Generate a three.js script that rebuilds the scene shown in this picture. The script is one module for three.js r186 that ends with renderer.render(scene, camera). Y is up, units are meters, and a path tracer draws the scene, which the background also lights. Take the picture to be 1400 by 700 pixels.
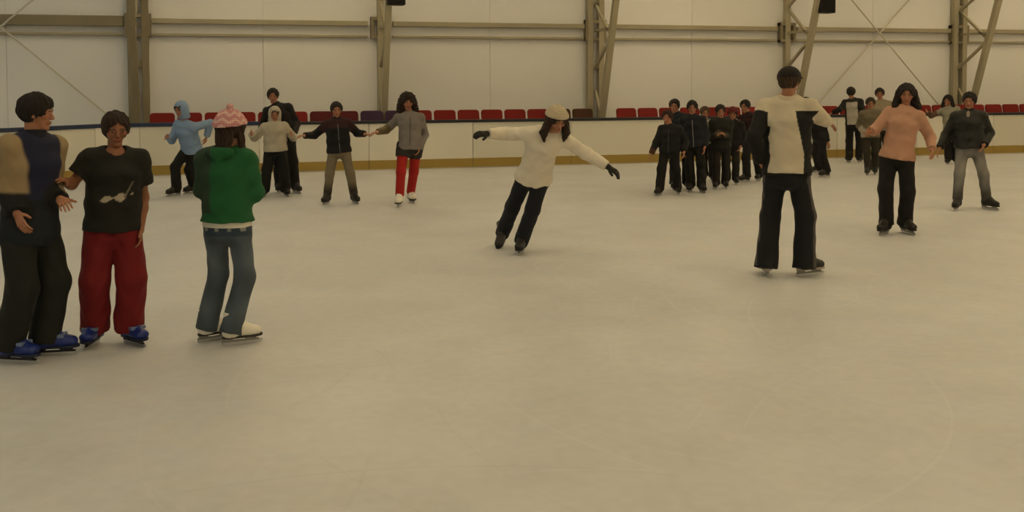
import * as THREE from 'three';
import { mergeGeometries } from 'three/addons/utils/BufferGeometryUtils.js';
import { RoundedBoxGeometry } from 'three/addons/geometries/RoundedBoxGeometry.js';
import { RectAreaLightUniformsLib } from 'three/addons/lights/RectAreaLightUniformsLib.js';

// ---------------------------------------------------------------- camera, light, exposure
const scene = new THREE.Scene();
const camera = new THREE.PerspectiveCamera(42.18, 1400 / 1050, 0.1, 200);
camera.position.set(0, 1.68, 0);
camera.rotation.order = 'YXZ';
camera.rotation.set(-0.0455, -0.2674, -0.0031);
camera.setViewOffset(1400, 1050, 0, 350, 1400, 700);       // the lens is shifted: verticals stay upright
const renderer = new THREE.WebGLRenderer({ antialias: true });
renderer.toneMapping = THREE.LinearToneMapping;
renderer.toneMappingExposure = 1.06;
renderer.shadowMap.enabled = true;
RectAreaLightUniformsLib.init();
scene.background = new THREE.Color(0x0b0b0b);
const WARM = new THREE.Color().setRGB(1.0, 0.775, 0.425), COOL = new THREE.Color().setRGB(0.84, 0.82, 0.64);
const LAMP_DOWN = 4, LAMP_UP = 24.5;

// ---------------------------------------------------------------- helpers
const taken = new Map();
function numbered(name) { const n = taken.get(name) || 0; taken.set(name, n + 1); return n ? name + '_' + String(n).padStart(3, '0') : name; }
const C = (hex) => new THREE.Color(hex);
const mats = new Map();
function mat(hex, rough = 0.8, metal = 0, more = {}) {
  const key = [hex, rough, metal, JSON.stringify(more)].join();
  if (!mats.has(key)) mats.set(key, new THREE.MeshStandardMaterial({ color: hex, roughness: rough, metalness: metal, ...more }));
  return mats.get(key);
}
const CLOTH = new THREE.MeshStandardMaterial({ vertexColors: true, roughness: 0.88 });
const SHINY = new THREE.MeshStandardMaterial({ vertexColors: true, roughness: 0.62 });
const SKIN = new THREE.MeshStandardMaterial({ vertexColors: true, roughness: 0.6 });
const HAIR = new THREE.MeshStandardMaterial({ vertexColors: true, roughness: 0.85 });
function mesh(name, geometry, material, parent) {
  const m = new THREE.Mesh(geometry, material); m.name = parent === scene ? numbered(name) : name;
  m.castShadow = m.receiveShadow = true; parent.add(m); return m;
}
function child(name, geometry, material, parent) {          // a part: numbered among its siblings
  const n = parent.children.filter((c) => c.name.replace(/_\d{3}$/, '') === name).length;
  return mesh(n ? name + '_' + String(n).padStart(3, '0') : name, geometry, material, parent);
}
function thing(name, label, category, pos = [0, 0, 0], turn = 0, group) {
  const o = new THREE.Group(); o.name = numbered(name); o.position.set(...pos); o.rotation.y = turn;
  o.userData = { label, category }; if (group) o.userData.group = group;
  scene.add(o); return o;
}
function structure(name, geometry, material) { const m = mesh(name, geometry, material, scene); m.userData.kind = 'structure'; return m; }
function box(x0, x1, y0, y1, z0, z1, r = 0) {
  const g = r ? new RoundedBoxGeometry(x1 - x0, y1 - y0, z1 - z0, 2, r) : new THREE.BoxGeometry(x1 - x0, y1 - y0, z1 - z0);
  g.translate((x0 + x1) / 2, (y0 + y1) / 2, (z0 + z1) / 2); return g;
}
function bar(a, b, w, d = w, round = false) {               // a straight bar from a to b
  const A = new THREE.Vector3(...a), B = new THREE.Vector3(...b), L = A.distanceTo(B);
  const g = round ? new THREE.CylinderGeometry(w / 2, w / 2, L, 10) : new THREE.BoxGeometry(w, L, d);
  g.applyQuaternion(new THREE.Quaternion().setFromUnitVectors(new THREE.Vector3(0, 1, 0), B.clone().sub(A).normalize()));
  g.translate((A.x + B.x) / 2, (A.y + B.y) / 2, (A.z + B.z) / 2); return g;
}
function rng(seed) { let s = seed >>> 0; return () => { s = (s + 0x6d2b79f5) | 0; let t = Math.imul(s ^ (s >>> 15), 1 | s); t = (t + Math.imul(t ^ (t >>> 7), 61 | t)) ^ t; return ((t ^ (t >>> 14)) >>> 0) / 4294967296; }; }
function valueNoise(size, cells, r) {                       // tiling noise, size x size
  const g = new Float32Array(cells * cells).map(() => r()), out = new Float32Array(size * size);
  for (let j = 0; j < size; j++) for (let i = 0; i < size; i++) {
    const x = i / size * cells, y = j / size * cells, x0 = Math.floor(x), y0 = Math.floor(y); let u = x - x0, v = y - y0;
    u = u * u * (3 - 2 * u); v = v * v * (3 - 2 * v); const x1 = (x0 + 1) % cells, y1 = (y0 + 1) % cells;
    out[j * size + i] = (g[y0 * cells + x0] * (1 - u) + g[y0 * cells + x1] * u) * (1 - v) + (g[y1 * cells + x0] * (1 - u) + g[y1 * cells + x1] * u) * v;
  }
  return out;
}

// ---------------------------------------------------------------- the hall
const BOARD_Z = -19.17, WALL_Z = -20.85, X0 = -20, X1 = 32, Z1 = 12, EAVE = 6.2, RIDGE = 10;
{ // ice: milky, faintly mottled, cut by skate tracks
  const S = 1024, r = rng(7), cv = document.createElement('canvas'); cv.width = cv.height = S; const c2 = cv.getContext('2d');
  const n1 = valueNoise(S, 6, r), n2 = valueNoise(S, 21, r), n3 = valueNoise(S, 150, r), im = c2.createImageData(S, S);
  for (let i = 0; i < S * S; i++) {
    const t = (n1[i] - .5) * 9 + (n2[i] - .5) * 9 + (n3[i] - .5) * 6, w = (n2[(i * 3 + 911) % (S * S)] - .5) * 3;
    im.data[i * 4] = 203 + t + w; im.data[i * 4 + 1] = 203 + t; im.data[i * 4 + 2] = 204 + t - w; im.data[i * 4 + 3] = 255;
  }
  c2.putImageData(im, 0, 0);
  const tracks = (ctx, n, light, alpha) => {
    for (let k = 0; k < n; k++) {
      const x = r() * S, y = r() * S, R = 60 + r() * 500, a = r() * 6.28, da = .15 + r() * .8;
      ctx.strokeStyle = `rgba(${light},${light},${light},${alpha * (.4 + r())})`; ctx.lineWidth = .6 + r() * 1.6;
      for (const ox of [-S, 0, S]) for (const oy of [-S, 0, S]) { ctx.beginPath(); ctx.arc(x + ox - Math.cos(a) * R, y + oy - Math.sin(a) * R, R, a, a + da); ctx.stroke(); }
    }
  };
  tracks(c2, 170, 232, .16); tracks(c2, 110, 160, .10);
  const t = new THREE.CanvasTexture(cv); t.colorSpace = THREE.SRGBColorSpace; t.wrapS = t.wrapT = THREE.RepeatWrapping;
  const ice = new THREE.MeshStandardMaterial({ map: t, roughness: .5 });
  const g = new THREE.PlaneGeometry(X1 - X0, Z1 - WALL_Z); g.rotateX(-Math.PI / 2); g.translate((X0 + X1) / 2, 0, (Z1 + WALL_Z) / 2);
  const p = g.attributes.position, uv = g.attributes.uv;
  for (let i = 0; i < p.count; i++) uv.setXY(i, (p.getX(i) * .93 + p.getZ(i) * .36) / 7.3, (p.getZ(i) * .93 - p.getX(i) * .36) / 7.3);
  const slab = box(X0, X1, -.3, -.002, WALL_Z, Z1);
  structure('floor', mergeGeometries([g.toNonIndexed(), slab.toNonIndexed()]), ice);
}
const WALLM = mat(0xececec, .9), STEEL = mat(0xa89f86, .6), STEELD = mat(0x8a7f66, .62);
{ // the back wall: a dark backing with tall cladding sheets fixed proud of it
  const w = structure('wall_back', box(X0 - .3, X1 + .3, -.3, EAVE, WALL_Z - .3, WALL_Z), mat(0xd8d6d2, .9));
  const sheets = [mat(0xebeae9, .9), mat(0xe9e8e6, .9), mat(0xedecec, .9)], r = rng(3);
  for (let k = -8; k < 14; k++) {
    const xa = -1.884 + 4.736 / 2 * k + .003, xb = xa + 2.368 - .006;
    child('wall_panel', box(xa, xb, .3, EAVE - .05, WALL_Z, WALL_Z + .02, .006), sheets[Math.floor(r() * 3)], w);
  }
  structure('wall_left', box(X0 - .3, X0, -.3, EAVE + 4, WALL_Z, Z1), WALLM);
  structure('wall_right', box(X1, X1 + .3, -.3, EAVE + 4, WALL_Z, Z1), WALLM);
  structure('wall_front', box(X0 - .3, X1 + .3, -.3, EAVE, Z1, Z1 + .3), WALLM);
  const zm = (WALL_Z + Z1) / 2, half = (Z1 - WALL_Z) / 2 + .3, s = new THREE.Shape();
  s.moveTo(-half, EAVE); s.lineTo(0, RIDGE); s.lineTo(half, EAVE); s.lineTo(half, EAVE + .3); s.lineTo(0, RIDGE + .3); s.lineTo(-half, EAVE + .3); s.closePath();
  const roof = new THREE.ExtrudeGeometry(s, { depth: X1 - X0 + .6, bevelEnabled: false }); roof.rotateY(Math.PI / 2); roof.translate(X0 - .3, 0, zm);
  structure('ceiling', roof, WALLM);
}
{ // lamps under the roof (above the picture)
  for (let i = 0; i < 6; i++) for (let j = 0; j < 4; j++) {
    const x = -14.5 + i * 8, z = -17.2 + j * 8, y = 5.9, cool = i < 2, col = cool ? COOL : WARM;
    const t = thing('ceiling_lamp', cool ? 'whiter strip lamp hung under the roof' : 'warm strip lamp hung under the roof', 'lamp', [x, y, z], 0, cool ? 'whiter roof lamps' : 'warm roof lamps');
    child('housing', box(-1.2, 1.2, .02, .16, -.32, .32, .03), mat(0xa8a8a4, .5, .4), t);
    child('diffuser', box(-1.15, 1.15, -.02, .018, -.28, .28, .008), new THREE.MeshStandardMaterial({ color: 0xffffff, emissive: col, emissiveIntensity: 1.5 }), t);
    for (const s of [-.9, .9]) child('hanger', bar([s, .16, 0], [s, 1.6, 0], .02), mat(0x777770, .5, .6), t);
    child('upper_diffuser', box(-1.15, 1.15, .162, .19, -.28, .28, .008), t.children[1].material, t);
    for (const [y, turn, power] of [[-.04, -1, LAMP_DOWN], [.21, 1, LAMP_UP]]) {
      const L = new THREE.RectAreaLight(col, power * (cool ? .5 : 1), 2.3, .56); L.position.set(0, y, 0); L.rotation.x = turn * Math.PI / 2; L.castShadow = true; t.add(L);
    }
  }
}
// columns: rear chord on the wall, front chord leaning into the hall, lacing between
const COLX = [-1.884, 2.852, 7.588, 12.324, 17.06];
const ORD = ['first', 'second', 'third', 'fourth', 'fifth'];
COLX.forEach((cx, i) => {
  const dbl = i % 2 === 0;
  const t = thing('lattice_column', `tan steel lattice column on the back wall, ${ORD[i]} from the left`, 'column', [cx, 0, WALL_Z + .02]);
  const zr = .1, lean = (y) => .22 + .33 * y;
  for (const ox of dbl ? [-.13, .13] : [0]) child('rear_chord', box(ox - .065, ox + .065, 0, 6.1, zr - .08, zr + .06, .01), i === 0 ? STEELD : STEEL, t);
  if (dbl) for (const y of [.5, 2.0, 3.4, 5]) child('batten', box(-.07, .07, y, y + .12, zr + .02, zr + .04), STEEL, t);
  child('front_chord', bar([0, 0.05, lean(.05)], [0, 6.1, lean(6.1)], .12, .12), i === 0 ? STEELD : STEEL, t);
  const nodes = [[zr, .3], [lean(.95), .95], [zr, 1.62], [lean(2.1), 2.1], [zr, 2.05]];
  const lace = [[[zr, .3], [lean(.9), .9]], [[lean(.9), .9], [zr, 1.5]], [[zr, 2.0], [lean(2.65), 2.65]], [[lean(2.65), 2.65], [zr, 3.4]], [[zr, 3.4], [lean(4.2), 4.2]], [[lean(4.2), 4.2], [zr, 5]], [[zr, 2.82], [lean(2.82), 2.82]]];
  for (const [a, b] of lace) child('lacing_bar', bar([0, a[1], a[0]], [0, b[1], b[0]], .055, .055), STEEL, t);
  child('base_plate', box(-.24, .24, 0, .03, -.0, .5), STEELD, t);
  const br = i % 2 ? .2 : .24;
  child('girt_bracket', mergeGeometries([box(-br, br, 2.98, 3.05, .01, .15), box(-br, br, 2.6, 2.66, .01, .15), box(-br, -br + .06, 2.6, 3.05, .01, .16), box(br - .06, br, 2.6, 3.05, .01, .16)]), STEELD, t);
});
// girts: a deep upper rail and a thin lower one in every bay
const BAYS = ['left of the first column', 'between the first and second columns', 'between the second and third columns', 'between the third and fourth columns', 'between the fourth and fifth columns', 'right of the fifth column'];
BAYS.forEach((where, i) => {
  const xa = (i ? COLX[i - 1] : COLX[0] - 4.736) + .26, xb = (i < 5 ? COLX[i] : COLX[4] + 4.736) - .26, deep = i === 0;
  const t = thing('wall_girt', `pair of level steel rails on the back wall, ${where}`, 'girt', [(xa + xb) / 2, 0, WALL_Z + .02]);
  const w = (xb - xa) / 2;
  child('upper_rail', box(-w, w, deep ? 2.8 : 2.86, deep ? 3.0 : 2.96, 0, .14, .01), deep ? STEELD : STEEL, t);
  child('lower_rail', box(-w, w, 2.62, 2.67, 0, .1, .008), STEEL, t);
});
for (const [a, b, label] of [
  [[COLX[0] - .2, .75, .19], [COLX[0] - 4.6, 4.75, .19], 'thin bracing rod falling to the right towards the first column'],
  [[COLX[0] - 4.6, .75, .25], [COLX[0] - .2, 4.75, .25], 'thin bracing rod rising to the right towards the first column'],
  [[COLX[3] + .2, .6, .19], [COLX[4] - .2, 5.0, .19], 'thin bracing rod rising to the right between fourth and fifth columns'],
  [[COLX[3] + .2, 5.0, .25], [COLX[4] - .2, .6, .25], 'thin bracing rod falling to the right between fourth and fifth columns']]) {
  const c = new THREE.Vector3(...a).add(new THREE.Vector3(...b)).multiplyScalar(.5);
  const t = thing('bracing_rod', label, 'brace', [c.x, 0, WALL_Z + .06]);
  const A = [a[0] - c.x, a[1], a[2]], B = [b[0] - c.x, b[1], b[2]];
  child('rod', bar(A, B, .035, .035, true), mat(0xcfc9bb, .7), t);
  for (const [P, Q] of [[A, B], [B, A]]) child('end_plate', bar(P, P.map((v, k) => v + (Q[k] - v) * .05), .09, .015), STEELD, t);
}
// loudspeakers hung on the front chords
for (const [i, y, dx, label] of [[3, 3.19, .2, 'black loudspeaker box hung high on the fourth column'], [1, 3.2, .13, 'black loudspeaker box at the top edge on the second column']]) {
  const t = thing('loudspeaker', label, 'loudspeaker', [COLX[i] + dx, y, WALL_Z + 1.36]);
  const r = 0, bm = mat(0x14100e, .7), gm = mat(0x0b0908, .95);
  child('cabinet', box(-.18, .18, 0, .56, -.14, .14, .02), bm, t);
  child('grille', box(-.155, .155, .03, .53, .138, .152, .006), gm, t);
  child('bracket', bar([-dx, .3, -.02], [-.12, .3, -.05], .04, .04), STEELD, t);
}
// raised concrete step for the seats
structure('trim_1', box(-2.6, X1, -.02, .39, -20.4, -19.5, .01), mat(0xa39c8c, .9));
{ // one seat, then a copy per place
  const back = new THREE.Shape(); const bw = .215, y0 = .12, y1 = .42, rr = .06;
  back.moveTo(-bw, y0); back.lineTo(bw, y0); back.lineTo(bw, y1 - rr); back.quadraticCurveTo(bw, y1, bw - rr, y1); back.lineTo(-bw + rr, y1); back.quadraticCurveTo(-bw, y1, -bw, y1 - rr); back.closePath();
  const hole = new THREE.Path(); hole.moveTo(-.06, .2); hole.lineTo(.06, .2); hole.lineTo(.06, .235); hole.lineTo(-.06, .235); hole.closePath(); back.holes.push(hole);
  const backG = new THREE.ExtrudeGeometry(back, { depth: .03, bevelEnabled: true, bevelSize: .012, bevelThickness: .012, bevelSegments: 2, curveSegments: 6 });
  { const p = backG.attributes.position; for (let k = 0; k < p.count; k++) p.setZ(k, p.getZ(k) - .2 - (p.getY(k) - .12) * .22); backG.computeVertexNormals(); backG.translate(0, .3, 0); }
  const panG = new RoundedBoxGeometry(.43, .05, .4, 3, .022); panG.translate(0, .4, .02);
  { const p = panG.attributes.position; for (let k = 0; k < p.count; k++) p.setY(k, p.getY(k) - .03 * Math.cos(p.getX(k) * 7) * Math.cos((p.getZ(k) - .02) * 6)); panG.computeVertexNormals(); }
  const legG = mergeGeometries([box(-.2, -.16, 0, .38, -.03, .03), box(.16, .2, 0, .38, -.03, .03), box(-.2, .2, .3, .34, -.03, .03), box(-.22, -.14, 0, .012, -.1, .1), box(.14, .22, 0, .012, -.1, .1)]);
  const kinds = { red: 0x7c140a, maroon: 0x561018, brown: 0x4a2c1a, violet: 0x3c2440 };
  const base = {};
  for (let k = 0; k < 42; k++) {
    const x = -1.42 + k * .5;
    if (Math.abs(x - 7.45) < .3) continue;                     // the third column stands here
    let kind = 'red';
    if (x > 1.2 && x < 2.2) kind = 'maroon'; else if (x >= 2.2 && x < 3.2) kind = 'violet'; else if (x > 6.4 && x < 7.2) kind = 'brown';
    let bay = 0; while (bay < 5 && x > COLX[bay]) bay++;
    const label = { red: `red plastic stadium seat behind the rink boards, ${BAYS[bay]}`, maroon: 'dark maroon plastic seat behind the rink boards left of the second column', violet: 'dark violet plastic seat behind the rink boards beside the second column', brown: 'dark brown plastic seat behind the rink boards beside the third column' }[kind];
    const group = kind === 'red' ? `red seats ${BAYS[bay]}` : `${kind} seats`;
    if (!base[kind]) {
      const t = thing('stadium_seat', label, 'seat', [x, .39, -19.9], 0, group), m = mat(kinds[kind], .85);
      child('backrest', backG, m, t); child('seat_pan', panG, m, t); child('seat_frame', legG, mat(0x55524c, .5, .6), t); base[kind] = t;
    } else {
      const t = base[kind].clone(); t.name = numbered('stadium_seat'); t.position.x = x; t.userData = { label, category: 'seat', group }; scene.add(t);
    }
  }
}
{ // rink boards: panels along the back, turning towards the camera at the left
  const path = [];
  for (let x = 27; x > -1.6; x -= 2.05) path.push([x, BOARD_Z]);
  path.push([-1.75, BOARD_Z]);
  for (let k = 1; k <= 4; k++) { const a = k / 4 * Math.PI / 4; path.push([-1.75 - Math.sin(a) * 1.0, BOARD_Z + (1 - Math.cos(a)) * 1.0]); }
  { const [x, z] = path[path.length - 1]; for (let k = 1; k <= 6; k++) path.push([x - k * .72 * 1.4, z + k * .72 * 1.4]); }
  const t = thing('rink_boards', 'white rink boards with yellow kick plate and dark navy top rail along the far side', 'barrier', [0, 0, BOARD_Z]);
  const wm = [mat(0xd9d5c8, .55), mat(0xd4d0c2, .55), mat(0xdcd8cc, .55)], ym = mat(0x9a8038, .55), rm = mat(0x12151f, .5), rl = mat(0x1c2c4c, .5);
  for (let k = 0; k + 1 < path.length; k++) {
    const [ax, az] = path[k + 1], [bx, bz] = path[k], L = Math.hypot(bx - ax, bz - az), left = ax < -1.7;
    const put = (g) => { g.rotateY(-Math.atan2(bz - az, bx - ax)); g.translate((ax + bx) / 2, 0, (az + bz) / 2 - BOARD_Z); return g; };
    const g = L > .6 ? .004 : 0, h = L / 2;
    child('board_panel', put(box(-h + g, h - g, .0, .9, -.06, 0, L > .6 ? .006 : 0)), wm[k % 3], t);
    child('kick_plate', put(box(-h + g, h - g, .02, .19, 0, .012)), ym, t);
    child('top_rail', put(box(-h, h, .9, left ? .97 : .955, -.09, .025, L > .6 ? .01 : 0)), left ? rl : rm, t);
  }
}

// ---------------------------------------------------------------- people: distance fields meshed with surface nets
const v3 = (x, y, z) => [x, y, z], add = (a, b, s = 1) => [a[0] + b[0] * s, a[1] + b[1] * s, a[2] + b[2] * s], sub = (a, b) => [a[0] - b[0], a[1] - b[1], a[2] - b[2]];
const dot = (a, b) => a[0] * b[0] + a[1] * b[1] + a[2] * b[2], cross = (a, b) => [a[1] * b[2] - a[2] * b[1], a[2] * b[0] - a[0] * b[2], a[0] * b[1] - a[1] * b[0]];
const len = (a) => Math.hypot(a[0], a[1], a[2]), unit = (a) => { const l = len(a) || 1; return [a[0] / l, a[1] / l, a[2] / l]; }, mix = (a, b, t) => [a[0] + (b[0] - a[0]) * t, a[1] + (b[1] - a[1]) * t, a[2] + (b[2] - a[2]) * t];
const perp = (a, n) => unit(add(a, n, -dot(a, n)));
const smin = (a, b, k) => { const h = k - Math.abs(a - b); return (a < b ? a : b) - (h > 0 ? h * h / (4 * k) : 0); };
function cone(a, b, ra, rb) {                               // tapered capsule
  const bx = b[0] - a[0], by = b[1] - a[1], bz = b[2] - a[2], bb = bx * bx + by * by + bz * bz || 1e-9;
  return (x, y, z) => { x -= a[0]; y -= a[1]; z -= a[2]; let h = (x * bx + y * by + z * bz) / bb; h = h < 0 ? 0 : h > 1 ? 1 : h; const p = x - bx * h, q = y - by * h, r = z - bz * h; return Math.sqrt(p * p + q * q + r * r) - ra - (rb - ra) * h; };
}
function slab(a, b, A, B, side, cap = 0.6) {                // tapered capsule with an elliptical section: A, B = [half width, half depth]
  const ax = unit(sub(b, a)), L = len(sub(b, a)), s = perp(side, ax), f = cross(s, ax);
  return (x, y, z) => {
    x -= a[0]; y -= a[1]; z -= a[2];
    const t = x * ax[0] + y * ax[1] + z * ax[2], h = t < 0 ? 0 : t > L ? 1 : t / L, rx = A[0] + (B[0] - A[0]) * h, rz = A[1] + (B[1] - A[1]) * h, ry = (rx < rz ? rx : rz) * cap;
    const u = (x * s[0] + y * s[1] + z * s[2]), w = (x * f[0] + y * f[1] + z * f[2]), v = t - h * L;
    const k0 = Math.sqrt(u * u / (rx * rx) + w * w / (rz * rz) + v * v / (ry * ry)), k1 = Math.sqrt(u * u / (rx ** 4) + w * w / (rz ** 4) + v * v / (ry ** 4));
    return k1 < 1e-6 ? -Math.min(rx, rz) : Math.max(k0 * (k0 - 1) / k1, -Math.min(rx, rz));
  };
}
function ellipsoid(c, r) {
  return (x, y, z) => { x -= c[0]; y -= c[1]; z -= c[2]; const k0 = Math.sqrt((x / r[0]) ** 2 + (y / r[1]) ** 2 + (z / r[2]) ** 2), k1 = Math.sqrt((x / r[0] ** 2) ** 2 + (y / r[1] ** 2) ** 2 + (z / r[2] ** 2) ** 2); return k1 < 1e-6 ? -Math.min(...r) : k0 * (k0 - 1) / k1; };
}
const below = (f, o, n) => { const d = dot(o, n); return (x, y, z) => { const a = f(x, y, z), b = x * n[0] + y * n[1] + z * n[2] - d; return a > b ? a : b; }; };   // keep the side against n
const blend = (k, ...fs) => (x, y, z) => { let d = fs[0](x, y, z); for (let i = 1; i < fs.length; i++) d = smin(d, fs[i](x, y, z), k); return d; };
const either = (...fs) => (x, y, z) => { let d = 1e9; for (const f of fs) { const e = f(x, y, z); if (e < d) d = e; } return d; };
function surface(f, lo, hi, cell, colour) {
  const nx = Math.ceil((hi[0] - lo[0]) / cell) + 2, ny = Math.ceil((hi[1] - lo[1]) / cell) + 2, nz = Math.ceil((hi[2] - lo[2]) / cell) + 2, sx = 1, sy = nx, sz = nx * ny;
  const D = new Float32Array(nx * ny * nz), B = 8, half = B * cell * .5;
  const act = [];
  for (let k = 0; k < nz; k += B) for (let j = 0; j < ny; j += B) for (let i = 0; i < nx; i += B) {
    const dc = f(lo[0] + i * cell + half, lo[1] + j * cell + half, lo[2] + k * cell + half), near = Math.abs(dc) < half * 2.3 + cell;
    if (near) act.push([i, j, k]);
    for (let c = k; c < Math.min(k + B, nz); c++) for (let b = j; b < Math.min(j + B, ny); b++) for (let a = i; a < Math.min(i + B, nx); a++)
      D[a + b * sy + c * sz] = near ? f(lo[0] + a * cell, lo[1] + b * cell, lo[2] + c * cell) : dc;
  }
  const id = new Int32Array(nx * ny * nz).fill(-1), P = [], N = [], K = [], UV = [], I = [], col = new THREE.Color();
  for (let k = 0; k < nz - 1; k++) for (let j = 0; j < ny - 1; j++) for (let i = 0; i < nx - 1; i++) {
    const o = i + j * sy + k * sz, s0 = D[o] < 0;
    if ((D[o + 1] < 0) === s0 && (D[o + sy] < 0) === s0 && (D[o + sz] < 0) === s0 && (D[o + 1 + sy] < 0) === s0 && (D[o + 1 + sz] < 0) === s0 && (D[o + sy + sz] < 0) === s0 && (D[o + 1 + sy + sz] < 0) === s0) continue;
    let x = 0, y = 0, z = 0, n = 0;
    for (let c = 0; c < 8; c++) for (let a = 0; a < 3; a++) {
      if (c >> a & 1) continue; const e = c | 1 << a;
      const p = D[o + (c & 1) + (c >> 1 & 1) * sy + (c >> 2) * sz], q = D[o + (e & 1) + (e >> 1 & 1) * sy + (e >> 2) * sz];
      if ((p < 0) === (q < 0)) continue; const t = p / (p - q);
      x += (c & 1) + (a === 0 ? t : 0); y += (c >> 1 & 1) + (a === 1 ? t : 0); z += (c >> 2) + (a === 2 ? t : 0); n++;
    }
    x = lo[0] + (i + x / n) * cell; y = lo[1] + (j + y / n) * cell; z = lo[2] + (k + z / n) * cell;
    const h = cell * .3, a = f(x + h, y - h, z - h), b = f(x - h, y - h, z + h), c = f(x - h, y + h, z - h), d = f(x + h, y + h, z + h);
    const g = unit([a - b - c + d, -a - b + c + d, -a + b - c + d]);
    id[o] = P.length / 3; P.push(x, y, z); N.push(...g); UV.push(x + z * .4, y);
    if (colour) { col.set(1, 1, 1); colour(col, [x, y, z], g); K.push(col.r, col.g, col.b); }
  }
  const quad = (a, b, c, d, flip) => { if (a < 0 || b < 0 || c < 0 || d < 0) return; if (flip) I.push(a, c, b, a, d, c); else I.push(a, b, c, a, c, d); };
  for (let k = 1; k < nz - 1; k++) for (let j = 1; j < ny - 1; j++) for (let i = 1; i < nx - 1; i++) {
    const o = i + j * sy + k * sz, s = D[o] < 0;
    if (s !== D[o + sx] < 0) quad(id[o], id[o - sy], id[o - sy - sz], id[o - sz], s);
    if (s !== D[o + sy] < 0) quad(id[o], id[o - sz], id[o - sz - sx], id[o - sx], s);
    if (s !== D[o + sz] < 0) quad(id[o], id[o - sx], id[o - sx - sy], id[o - sy], s);
  }
  const G = new THREE.BufferGeometry();
  G.setAttribute('position', new THREE.Float32BufferAttribute(P, 3)); G.setAttribute('normal', new THREE.Float32BufferAttribute(N, 3)); G.setAttribute('uv', new THREE.Float32BufferAttribute(UV, 2));
  if (colour) G.setAttribute('color', new THREE.Float32BufferAttribute(K, 3));
  let flipped = 0; for (let q = 0; q < Math.min(I.length, 900); q += 3) {       // make the winding agree with the normals
    const [a, b, c] = [I[q] * 3, I[q + 1] * 3, I[q + 2] * 3], u = [P[b] - P[a], P[b + 1] - P[a + 1], P[b + 2] - P[a + 2]], w = [P[c] - P[a], P[c + 1] - P[a + 1], P[c + 2] - P[a + 2]];
    flipped += dot(cross(u, w), [N[a], N[a + 1], N[a + 2]]) < 0 ? 1 : -1;
  }
  if (flipped > 0) for (let q = 0; q < I.length; q += 3) [I[q + 1], I[q + 2]] = [I[q + 2], I[q + 1]];
  G.setIndex(I); return G;
}
const bounds = (pts, m) => { const lo = [1e9, 1e9, 1e9], hi = [-1e9, -1e9, -1e9]; for (const p of pts) for (let k = 0; k < 3; k++) { lo[k] = Math.min(lo[k], p[k] - m); hi[k] = Math.max(hi[k], p[k] + m); } return [lo, hi]; };
const wave = (x, y, z, s) => Math.sin(x * 27 + 2.1 * Math.sin(y * 15 + s) + s * 3) * Math.sin(y * 33 + 1.7 * Math.sin(z * 19 + x * 11 + s * 2)) + .5 * Math.sin(y * 61 + 3 * Math.sin(x * 23 + s) + z * 37);
const folds = (f, amp, s, fy = 1) => (x, y, z) => { const d = f(x, y, z); return Math.abs(d) > .06 ? d : d + amp * (.65 * wave(x * 1.15, y * fy, z * 1.15, s) + .5 * wave(x * .6 + 3, y * fy * .45, z * .6, s + 1.7)); };

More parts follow.
